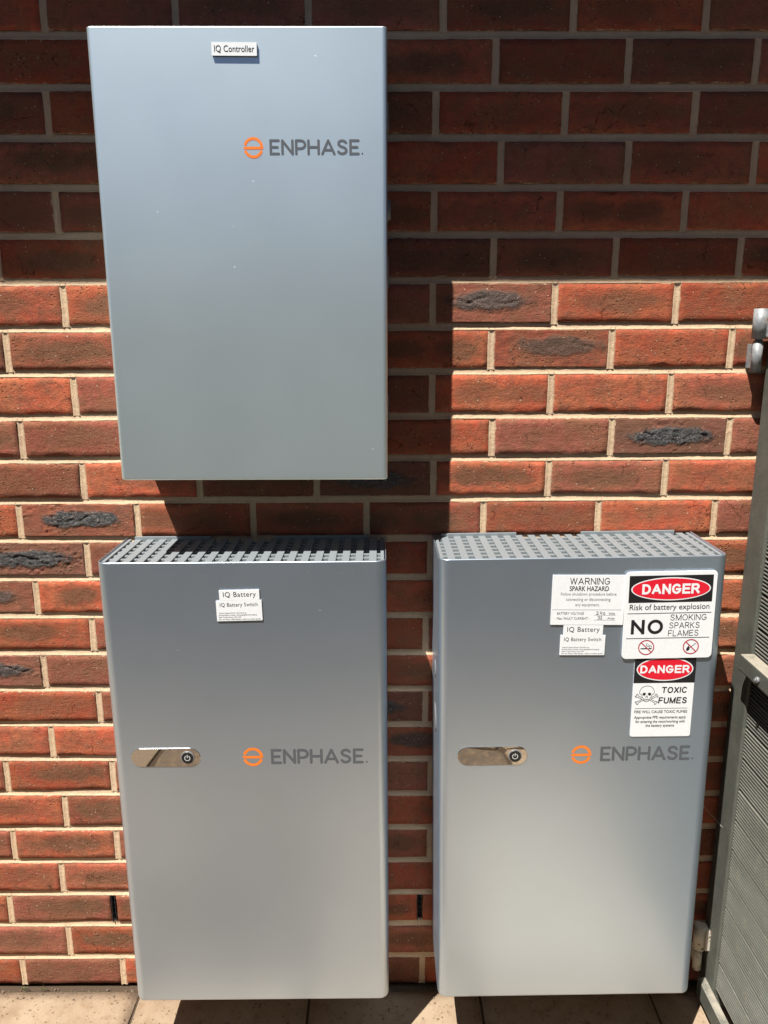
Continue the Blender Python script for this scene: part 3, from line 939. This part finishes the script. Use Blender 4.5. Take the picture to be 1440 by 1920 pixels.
def battery(name_label, loc, rot, logo_at, panel_at):
    W, D, H = 0.541, 0.188, 0.978
    t = thing('home_battery', name_label, 'battery', loc, rot, 'wall batteries')
    sh = shell_mesh(W, D, H, 0.020, 0.0022, 0.006).build('cover', M['shell'], t)
    # dark chassis inside, seen through the slots
    b = MB(); b.box(-W/2+0.012, W/2-0.012, -D+0.014, -0.012, 0.012, H-0.055, 0.002); b.build('chassis', M['chassis'], t)
    # vent grille: cross rods carrying flat bars that run from front to wall
    g = thing('vent_grille', None, None); g.parent = t
    pitch = 0.0258; n = 20
    for q in range(7):
        y = -D+0.016+q*0.0245
        b = MB(); b.box(-W/2+0.004, W/2-0.004, y, y+0.0085, H-0.019, H-0.0055, 0.0006); b.build('cross_rod', M['grille'], g)
    bar = MB(); bar.box(-0.0072, 0.0072, -D+0.0045, -0.004, -0.010, 0.0, 0.0008)
    first = None
    for q in range(n):
        x = -(n-1)/2*pitch+q*pitch
        if first is None:
            first = bar.build('bar', M['grille'], g); o = first
        else:
            o = link('bar', first.data, None, g)
        o.location = (x, 0, H-0.003)
    b = MB()
    b.box(-W/2+0.0045, -W/2+0.011, -D+0.022, -0.004, H-0.013, H-0.003, 0.0006)
    b.build('side_strip', M['grille'], g)
    b = MB(); b.box(W/2-0.011, W/2-0.0045, -D+0.022, -0.004, H-0.013, H-0.003, 0.0006); b.build('side_strip', M['grille'], g)
    # hanging bracket between cover and wall
    b = MB()
    b.box(-W/2+0.018, -W/2+0.175, -0.0085, -0.0035, H-0.06, H+0.003, 0.0008)
    b.box(-W/2+0.310, -W/2+0.505, -0.0085, -0.0035, H-0.06, H+0.003, 0.0008)
    b.box(-W/2+0.014, W/2-0.014, -0.0030, 0.004, 0.10, H-0.012)
    b.build('wall_bracket', M['grille'], t)
    # status window and power button
    px0, px1, pz0, pz1, bx = panel_at
    yf = -D
    b = MB(); slab(b, rrect(px0, px1, pz0, pz1, (pz1-pz0)/2-1e-5, 12), yf-0.0012, yf+0.0005, 0.0005)
    win = b.build('status_window', M['mirror'], t)
    zc = (pz0+pz1)/2
    b = MB(); b.cyl((bx, yf-0.0008, zc), (bx, yf-0.0028, zc), 0.0135, n=36, bev=0.0006)
    bz = b.build('button_ring', M['dark_plastic'], t)
    b = MB(); b.cyl((bx, yf-0.0020, zc), (bx, yf-0.0036, zc), 0.0115, n=36, bev=0.0005)
    bt = b.build('power_button', M['button'], t)
    b = MB()
    ribbon(b, arc(bx, zc-0.0003, 0.0052, 60, -240, 26), 0.0012, yf-0.00375)
    ribbon(b, [(bx, zc+0.0005), (bx, zc+0.0065)], 0.0012, yf-0.00377)
    b.build('power_symbol', M['symbol'], bt)
    logo(t, *logo_at, yf-0.0003)
    return t

batL = battery('silver home battery on the left, its top grille half in shade', (-0.3575, 0, 0.1440), R(-0.35),
               (0.0050, 0.578, 0.0200, 0.0405, 0.2235, 0.562, 0.5945), (-0.2350, -0.0985, 0.5585, 0.5985, -0.1235))
batR = battery('silver home battery on the right carrying the danger signs', (0.2885, 0, 0.1520), R(-0.80),
               (0.0115, 0.573, 0.0200, 0.0495, 0.2265, 0.5580, 0.5895), (-0.2330, -0.0950, 0.5535, 0.5935, -0.1195))
# caps on the side of the right battery
for zc, hh in ((0.722, 0.019), (0.613, 0.031)):
    b = MB(); b.cyl((-0.2690, -0.10, zc), (-0.2722, -0.10, zc), hh, hh*0.86, n=28, bev=0.0015)
    b.build('side_cap', M['cap'], batR)

# ------------------------------------------------------------------ controller
ctl = thing('power_controller', 'tall silver controller cabinet mounted above the left battery', 'electrical cabinet', (-0.3352, 0, 1.2735), R(-0.1))
CW, CD, CH = 0.489, 0.170, 0.747
shell_mesh(CW, CD, CH, 0.0085, 0.002, 0.012, 0.0035, 'closed').build('cover', M['shell_pale'], ctl)
b = MB(); b.box(-CW/2+0.004, CW/2-0.004, -CD+0.03, -0.0025, 0.004, CH-0.004, 0.002); b.build('back_box', M['chassis'], ctl)
b = MB(); b.cyl((CW/2-0.002, -0.10, 0.477), (CW/2+0.0065, -0.10, 0.477), 0.020, 0.017, n=30, bev=0.0015); b.build('side_knob', M['dark_plastic'], ctl)
for zc, hh in ((0.628, 0.0215), (0.371, 0.0275), (0.128, 0.0225)):
    b = MB(); b.box(CW/2-0.001, CW/2+0.003, -0.112, -0.082, zc-hh, zc+hh, 0.0012); b.build('hinge_plate', M['dark_plastic'], ctl)
logo(ctl, 0.0205, 0.5645, 0.0165, 0.0475, 0.1980, 0.5530, 0.5775, -CD-0.0003)

# ------------------------------------------------------------------ label plates
def plate(label, cx, cz, w, h, y, rot, thick, name='label_plate', r=0.0008, cat='label', mat=None, edge=None, group=None, parent_rot=True):
    """a flat plate glued on a cabinet front; local axes at its centre, front face at local y=0"""
    t = bpy.data.objects.new(name, None); COL.objects.link(t); t.empty_display_size = 0.02
    t.location = (cx, y, cz); t.rotation_euler = (0, rot, 0)
    tag(t, label, cat, group)
    b = MB()
    slab(b, rrect(-w/2, w/2, -h/2, h/2, r, 6), -thick, -thick+0.0010, 0.0003)
    b.build('face', mat or M['white_plate'], t)
    if edge is not None:
        b = MB(); slab(b, rrect(-w/2+0.0002, w/2-0.0002, -h/2+0.0002, h/2-0.0002, r, 6), -thick+0.0010, 0.0, 0.0001)
        b.build('backing', edge, t)
    else:
        b = MB(); slab(b, rrect(-w/2+0.0002, w/2-0.0002, -h/2+0.0002, h/2-0.0002, r, 6), -thick+0.0010, 0.0, 0.0001)
        b.build('backing', M['white_plate'], t)
    return t
# controller plate
p = plate('small white plate with the controller name on the tall cabinet', -0.3405, 1.9855, 0.0735, 0.0200, -0.1702, R(0.3), 0.0042, edge=M['black_edge'])
text(p, 'IQ Controller', -0.0325, 0.0325, -0.0062, 0.0052, -0.0044, M['ink'], 0.006)

FINE = ['Yellow Rapid Flash: Starting up', 'Green/Blue Pulse: Charging/Discharging', 'Red Triple Flash: DC Off', 'For all other LED States, refer to install guide']
def battery_plates(side, x1, z1, x2, z2, rot):
    p = plate('white battery name plate on the %s battery, upper of two' % side, x1, z1, 0.0755, 0.0205, -0.1882, rot, 0.0022, group='battery name plates', edge=M['black_edge'])
    text(p, 'IQ Battery', -0.0305, 0.0310, -0.0062, 0.0066, -0.0024, M['ink'], 0.0, space=1.08)
    p = plate('white battery switch plate with fine print on the %s battery' % side, x2, z2, 0.0860, 0.0405, -0.1882, rot, 0.0022, group='battery switch plates', edge=M['black_edge'])
    text(p, 'IQ Battery Switch', -0.0358, 0.0350, 0.0062, 0.0158, -0.0024, M['ink'], -0.003, space=1.06)
    for k, s_ in enumerate(FINE):
        ww = (0.052, 0.0715, 0.042, 0.0785)[k]
        z = -0.0030-0.0042*k
        text(p, s_, -0.0393, -0.0393+ww, z-0.0028, z, -0.0024, M['grey_ink'], 0.004)
battery_plates('left', -0.3685, 1.0585, -0.3697, 1.0278, R(-1.3))
battery_plates('right', 0.2805, 0.9875, 0.2808, 0.9570, R(0.1))

# spark hazard plate
p = plate('white spark hazard warning plate with handwritten voltage', 0.2860, 1.0475, 0.1375, 0.0985, -0.1882, R(0.2), 0.0024, name='warning_sign', cat='sign', edge=M['black_edge'])
YS = -0.0026
caps(p, 'WARNING', -0.0360, 0.0390, 0.0310, 0.0440, YS, M['ink'], 0.105)
text(p, 'SPARK HAZARD', -0.0360, 0.0375, 0.0183, 0.0277, YS, M['ink'], 0.016)
text(p, 'Follow shutdown procedure before', -0.0520, 0.0525, 0.0075, 0.0152, YS, M['grey_ink'], -0.006)
text(p, 'connecting or disconnecting', -0.0415, 0.0420, -0.0030, 0.0047, YS, M['grey_ink'], -0.006)
text(p, 'any equipment.', -0.0235, 0.0220, -0.0136, -0.0062, YS, M['grey_ink'], -0.006)
text(p, 'BATTERY VOLTAGE', -0.0570, -0.0065, -0.0285, -0.0238, YS, M['grey_ink'], 0.004)
text(p, 'Max. FAULT CURRENT -', -0.0570, 0.0050, -0.0385, -0.0337, YS, M['grey_ink'], 0.004)
text(p, 'Volts', 0.0400, 0.0520, -0.0283, -0.0238, YS, M['grey_ink'], 0.004)
text(p, 'Amps', 0.0385, 0.0520, -0.0388, -0.0337, YS, M['grey_ink'], 0.004)
b = MB()
ribbon(b, [(-0.0665, -0.0190), (0.0640, -0.0190)], 0.0005, YS)
ribbon(b, [(0.0130, -0.0297), (0.0535, -0.0297)], 0.0004, YS)
ribbon(b, [(0.0130, -0.0395), (0.0535, -0.0395)], 0.0004, YS)
b.build('rule', M['grey_ink'], p)
b = MB()
S2 = lambda x, z, h: [(x, z+h*.75), (x+h*.2, z+h), (x+h*.5, z+h*.85), (x+h*.4, z+h*.5), (x, z), (x+h*.3, z+h*.05), (x+h*.65, z)]
ribbon(b, S2(0.0175, -0.0285, 0.006), 0.0008, YS)
ribbon(b, [(0.0250, -0.0225), (0.0242, -0.0258), (0.0280, -0.0252)], 0.0008, YS); ribbon(b, [(0.0278, -0.0228), (0.0274, -0.0288)], 0.0008, YS-.00002)
ribbon(b, arc(0.0320, -0.0262, 0.0016, 0, 350, 14, 0.0021), 0.0008, YS)
ribbon(b, [(0.0205, -0.0325), (0.0225, -0.0318), (0.0238, -0.0330), (0.0222, -0.0346), (0.0240, -0.0362), (0.0225, -0.0378), (0.0200, -0.0374)], 0.0008, YS)
ribbon(b, S2(0.0252, -0.0376, 0.0056), 0.0008, YS)
b.build('handwriting', M['ink'], p)

# battery explosion sign
p = plate('rounded danger sign about battery explosion, no smoking sparks flames', 0.4405, 1.0180, 0.1715, 0.1740, -0.1907, R(-1.1), 0.0018, name='danger_sign', r=0.0085, cat='sign', edge=M['steel_grey'])
YS = -0.0020
def danger_head(p, x0, x1, z0, z1, ew, eh, tw, th, ys):
    b = MB(); poly(b, [(x0, z0), (x1, z0), (x1, z1), (x0, z1)], ys); b.build('black_panel', M['ink'], p)
    cx = (x0+x1)/2; cz = (z0+z1)/2
    b = MB(); disc(b, cx, cz, ew/2, ys-0.00015, eh/2, 72); b.build('oval_border', M['white_plate'], p)
    b = MB(); disc(b, cx, cz, ew/2-0.0022, ys-0.0003, eh/2-0.0022, 72); b.build('red_oval', M['red_ink'], p)
    caps(p, 'DANGER', cx-tw/2, cx+tw/2, cz-th/2, cz+th/2, ys-0.00045, M['white_plate'], 0.215, 0.34)
danger_head(p, -0.0785, 0.0785, 0.0260, 0.0790, 0.149, 0.0455, 0.108, 0.0200, YS)
text(p, 'Risk of battery explosion', -0.0755, 0.0745, 0.0080, 0.0226, YS, M['ink'], 0.002)
b = MB(); ribbon(b, [(-0.0785, 0.0045), (0.0785, 0.0045)], 0.0013, YS); ribbon(b, [(-0.0785, -0.0455), (0.0785, -0.0455)], 0.0013, YS); b.build('rule', M['ink'], p)
caps(p, 'NO', -0.0710, -0.0105, -0.0370, -0.0080, YS, M['ink'], 0.20, 0.38)
caps(p, 'SMOKING', 0.0020, 0.0710, -0.0105, 0.0015, YS, M['ink'], 0.10)
caps(p, 'SPARKS', 0.0010, 0.0590, -0.0263, -0.0142, YS, M['ink'], 0.10)
caps(p, 'FLAMES', 0.0000, 0.0580, -0.0420, -0.0300, YS, M['ink'], 0.10)
for cx, kind in ((-0.0400, 's'), (0.0450, 'f')):
    cz = -0.0640
    b = MB()
    if kind == 's':
        poly(b, [(cx-0.0105, cz-0.0035), (cx+0.0035, cz-0.0035), (cx+0.0035, cz-0.0013), (cx-0.0105, cz-0.0013)], YS)
        poly(b, [(cx+0.0045, cz-0.0035), (cx+0.0105, cz-0.0035), (cx+0.0105, cz-0.0013), (cx+0.0045, cz-0.0013)], YS)
        ribbon(b, [(cx+0.0100, cz+0.0002), (cx+0.0095, cz+0.0030), (cx+0.0055, cz+0.0035), (cx+0.0045, cz+0.0060)], 0.0009, YS)
        ribbon(b, [(cx+0.0065, cz+0.0002), (cx+0.0060, cz+0.0016), (cx+0.0020, cz+0.0022), (cx+0.0000, cz+0.0050), (cx+0.0016, cz+0.0085)], 0.0009, YS-.00002)
    else:
        ribbon(b, [(cx-0.0030, cz-0.0030), (cx+0.0090, cz+0.0065)], 0.0011, YS)
        poly(b, [(cx-0.0085, cz-0.0080), (cx-0.0050, cz-0.0085), (cx-0.0020, cz-0.0055), (cx-0.0025, cz-0.0015), (cx-0.0045, cz+0.0030), (cx-0.0060, cz-0.0005), (cx-0.0080, cz-0.0025)], YS-.00003)
    b.build('pictogram', M['ink'], p)
    b = MB(); ribbon(b, arc(cx, cz, 0.0143, 0, 351, 39), 0.0020, YS-0.0001, closed=True)
    ribbon(b, [(cx-0.0101, cz+0.0101), (cx+0.0101, cz-0.0101)], 0.0019, YS-0.00013, caps=False)
    b.build('ban_ring', M['crimson_ink'], p)

# toxic fumes sign, its top edge tucked behind the rounded one
p = plate('narrow danger sign with skull about toxic fumes below the rounded one', 0.4430, 0.8510, 0.1180, 0.1720, -0.1882, R(-0.6), 0.0016, name='danger_sign', r=0.0040, cat='sign', edge=M['steel_grey'])
YS = -0.0018
danger_head(p, -0.0590, 0.0590, 0.0280, 0.0850, 0.1090, 0.0485, 0.0950, 0.0165, YS)
caps(p, 'TOXIC', -0.0035, 0.0465, 0.0065, 0.0195, YS, M['ink'], 0.175, 0.34, 0.08)
caps(p, 'FUMES', -0.0085, 0.0480, -0.0155, -0.0022, YS, M['ink'], 0.175, 0.34, 0.08)
text(p, 'FIRE WILL CAUSE TOXIC FUMES', -0.0535, 0.0495, -0.0355, -0.0297, YS, M['ink'], 0.012)
text(p, 'Appropriate PPE requirements apply', -0.0530, 0.0480, -0.0490, -0.0415, YS, M['ink'], 0.010)
text(p, 'for entering the room/working with', -0.0500, 0.0465, -0.0580, -0.0505, YS, M['ink'], 0.010)
text(p, 'the battery systems', -0.0300, 0.0265, -0.0665, -0.0590, YS, M['ink'], 0.010)
b = MB(); ribbon(b, [(-0.0525, -0.0255), (0.0490, -0.0255)], 0.0008, YS); b.build('rule', M['ink'], p)
# skull and crossed bones drawn in line
b = MB()
sx, sz = -0.0315, 0.0055
k = 0
def ln(pts, w=0.0009):
    global k
    ribbon(b, [(sx+q[0]*0.001, sz+q[1]*0.001) for q in pts], w, YS-0.00002*(k % 5)); k += 1
ln([(-9, -4), (-11, -1)]+[(14.2*math.cos(R(a)), 3+13.5*math.sin(R(a))) for a in range(195, -16, -10)]+[(11, -1), (9, -4), (8.5, -8), (6.5, -9), (6.0, -14), (2.5, -16.5), (-2.5, -16.5), (-6, -14), (-6.5, -9), (-8.5, -8), (-9, -4)])
for s in (-1, 1):
    poly(b, [(sx+s*0.0018, sz-0.0010), (sx+s*0.0026, sz+0.0016), (sx+s*0.0056, sz+0.0024), (sx+s*0.0084, sz+0.0008), (sx+s*0.0078, sz-0.0030), (sx+s*0.0044, sz-0.0040)][::-s], YS-0.00003)
    ln([(s*0.6, -4.5), (s*2.0, -8.0)], 0.0012)
    # bones: two shafts with knobbed ends on each side
    ln([(s*9, -8), (s*17, -3.5), (s*17.5, -0.5), (s*20, -1.5), (s*19.5, -4.2), (s*22.5, -5.0), (s*21, -7.5), (s*18.5, -6.5), (s*8.5, -11.5)])
    ln([(s*7, -13.5), (s*16, -19.5), (s*16.0, -22.5), (s*19, -22.0), (s*18.8, -19.6), (s*22, -18.5), (s*20.3, -16.0), (s*17.2, -16.8), (s*8.2, -11.0)])
for q in (-4, -2, 0, 2, 4):
    ln([(q, -10.8), (q, -14.0)], 0.0006)
ln([(-5.5, -12.4), (5.5, -12.4)], 0.0006)
b.build('skull_symbol', M['ink'], p)

# ------------------------------------------------------------------ gate
GX = 0.660
gate = thing('side_gate', 'grey gate of ribbed horizontal boards hinged at the wall', 'gate', (GX, 0, 0))
b = MB(); b.box(-0.002, 0.036, -0.088, -0.016, 0.02, 1.70, 0.004); b.build('stile', M['gate'], gate)
b = MB(); b.box(-0.002, 0.036, -0.96, -0.90, 0.02, 1.70, 0.004); b.build('stile', M['gate'], gate)
b = MB(); b.box(-0.032, -0.0025, -0.955, -0.102, 0.866, 0.901, 0.003); b.build('rail', M['gate'], gate)
b = MB(); b.box(-0.022, -0.0025, -0.955, -0.050, 0.022, 0.066, 0.003); b.build('rail', M['gate'], gate)
b = MB(); b.box(-0.0015, 0.0355, -0.90, -0.088, 1.64, 1.695, 0.003); b.build('rail', M['gate'], gate)
BP = 0.0735
def board_mesh():
    v = []; f = []
    nr = 9
    pr = []
    hh = 0.0705
    rp = hh/nr
    pr.append((0.020, 0)); pr.append((0.0062, 0))
    for i in range(nr):
        z0 = i*rp
        pr += [(0.0062, z0+rp*0.26), (0.0008, z0+rp*0.34), (0.0, z0+rp*0.42), (0.0, z0+rp*0.66), (0.0008, z0+rp*0.74), (0.0062, z0+rp*0.80)]
    pr.append((0.0062, hh)); pr.append((0.020, hh))
    ys = [-0.0885, -0.90]
    n = len(pr)
    for y in ys:
        v += [(x, y, z) for x, z in pr]
    for i in range(n):
        j = (i+1) % n
        f.append((i, n+i, n+j, j))
    f.append(tuple(range(n))); f.append(tuple(reversed(range(n, 2*n))))
    m = pyd('board', v, f); m.materials.append(M['board'])
    return m
bmsh = board_mesh()
rg = random.Random(3)
for i in range(21):
    z = 0.069+i*BP+0.0008
    if z > 1.60: break
    o = link('board', bmsh, None, gate, (0.004+rg.uniform(-.0006, .0006), 0, z))
b = MB(); b.cyl((-0.0325, -0.185, 0.882), (-0.0375, -0.185, 0.882), 0.0065, 0.006, n=6); b.cyl((-0.0375, -0.185, 0.882), (-0.0405, -0.185, 0.882), 0.0035, n=12)
b.build('bolt', M['galv'], gate)
def hinge(z, top_len, low_len, mat, r1, r2, ax):
    h = bpy.data.objects.new('hinge', None); COL.objects.link(h); h.parent = gate; h.empty_display_size = 0.03
    b = MB(); b.cyl((ax-GX, -0.036, z+0.002), (ax-GX, -0.036, z+top_len), r1, n=28); b.build('upper_barrel', mat, h)
    b = MB(); b.cyl((ax-GX, -0.036, z-low_len), (ax-GX, -0.036, z-0.002), r2, n=28); b.build('lower_barrel', mat, h)
    b = MB(); b.cyl((ax-GX, -0.036, z-0.004), (ax-GX, -0.036, z+0.004), r2*0.7, n=16); b.build('pin', mat, h)
    b = MB(); b.box(ax-GX+r1*0.6, 0.0, -0.052, -0.022, z+0.006, z+top_len-0.006, 0.001); b.build('weld_plate', mat, h)
    b = MB(); b.box(ax-GX-0.003, ax-GX+0.003, -0.028, 0.001, z-low_len+0.006, z-0.008, 0.0005); b.build('wall_lug', mat, h)
hinge(1.5235, 0.059, 0.060, M['galv'], 0.0135, 0.0095, 0.6290)
hinge(0.1330, 0.064, 0.055, M['cream'], 0.0135, 0.0095, 0.6400)

# ------------------------------------------------------------------ small weeds in the crack and a cobweb by the gate
def weed(x, label, seed):
    rr = random.Random(seed)
    t = thing('weed', label, 'weed', (x, -0.010, -0.002), 0, 'weeds in the crack at the wall foot')
    st = MB(); lf = MB()
    for s in range(5):
        a = rr.uniform(-1.2, 1.2); L = rr.uniform(0.008, 0.020)
        p0 = Vector((rr.uniform(-.010, .010), 0, 0)); p1 = p0+Vector((math.sin(a)*L, -rr.uniform(.002, .008), math.cos(a)*L*0.7+0.002))
        st.cyl(p0, p1, 0.0005, 0.0004, n=5)
        for q in range(3):
            c = p0.lerp(p1, 0.5+0.25*q); w = rr.uniform(.0016, .0030)
            u = Vector((rr.uniform(-1, 1), rr.uniform(-1, 0), rr.uniform(-.3, 1))).normalized()*w*1.8
            sd = u.cross(Vector((0.3, 1, 0.4))).normalized()*w
            lf.add([c, c+u*0.5+sd*0.6, c+u, c+u*0.5-sd*0.6], [(0, 1, 2, 3)])
    st.build('stem', M['leaf'], t); lf.build('leaves', M['leaf'], t)
weed(-0.957, 'small dry weed in the wall foot crack, nearer the photo edge', 1)
weed(-0.917, 'small dry weed in the wall foot crack, nearer the left battery', 2)

cw = thing('cobweb', 'wisp of cobweb strung between brick wall and gate', 'cobweb', (0.645, -0.005, 0.47))
b = MB()
pts = [(-0.030, -0.004, 0.050), (-0.022, -0.008, 0.030), (-0.008, -0.018, 0.012), (0.004, -0.03, 0.002), (0.0135, -0.045, -0.008)]
for a, c in zip(pts, pts[1:]): b.cyl(a, c, 0.0004, n=4)
rr = random.Random(4)
for q in range(14):
    c = Vector((-0.027+rr.uniform(-.004, .006), -0.006, 0.036+rr.uniform(-.018, .014)))
    b.cyl(c, c+Vector((rr.uniform(-.006, .006), rr.uniform(-.002, .002), rr.uniform(-.007, .007))), 0.00035, n=4)
b.build('silk', M['web'], cw)

# grit swept against the wall foot
rr = random.Random(21)
g = MB()
ico = [(0, 0, 1), (0.9, 0, 0.2), (0.25, 0.85, 0.2), (-0.75, 0.5, 0.2), (-0.75, -0.5, 0.2), (0.25, -0.85, 0.2), (0, 0, -0.6)]
icf = [(0, 1, 2), (0, 2, 3), (0, 3, 4), (0, 4, 5), (0, 5, 1), (6, 2, 1), (6, 3, 2), (6, 4, 3), (6, 5, 4), (6, 1, 5)]
for q in range(520):
    x = rr.uniform(-1.1, 0.72); y = -0.004-abs(rr.gauss(0, 0.022)) if rr.random() < 0.75 else rr.uniform(-0.16, -0.01)
    r_ = rr.uniform(0.0006, 0.0020) if rr.random() < .93 else rr.uniform(.002, .0036)
    a = rr.uniform(0, 6.28); ca, sa = math.cos(a), math.sin(a); st = rr.uniform(.7, 1.5)
    z = (-0.005 if y > -0.013 else 0.0005)+r_*0.3
    g.add([(x+(p_[0]*ca*st-p_[1]*sa)*r_, y+(p_[0]*sa*st+p_[1]*ca)*r_, z+p_[2]*r_*.8) for p_ in ico], icf)
go = g.build('grit', M['grit'])
tag(go, 'loose brown grit along the foot of the brick wall', 'grit', kind='stuff')
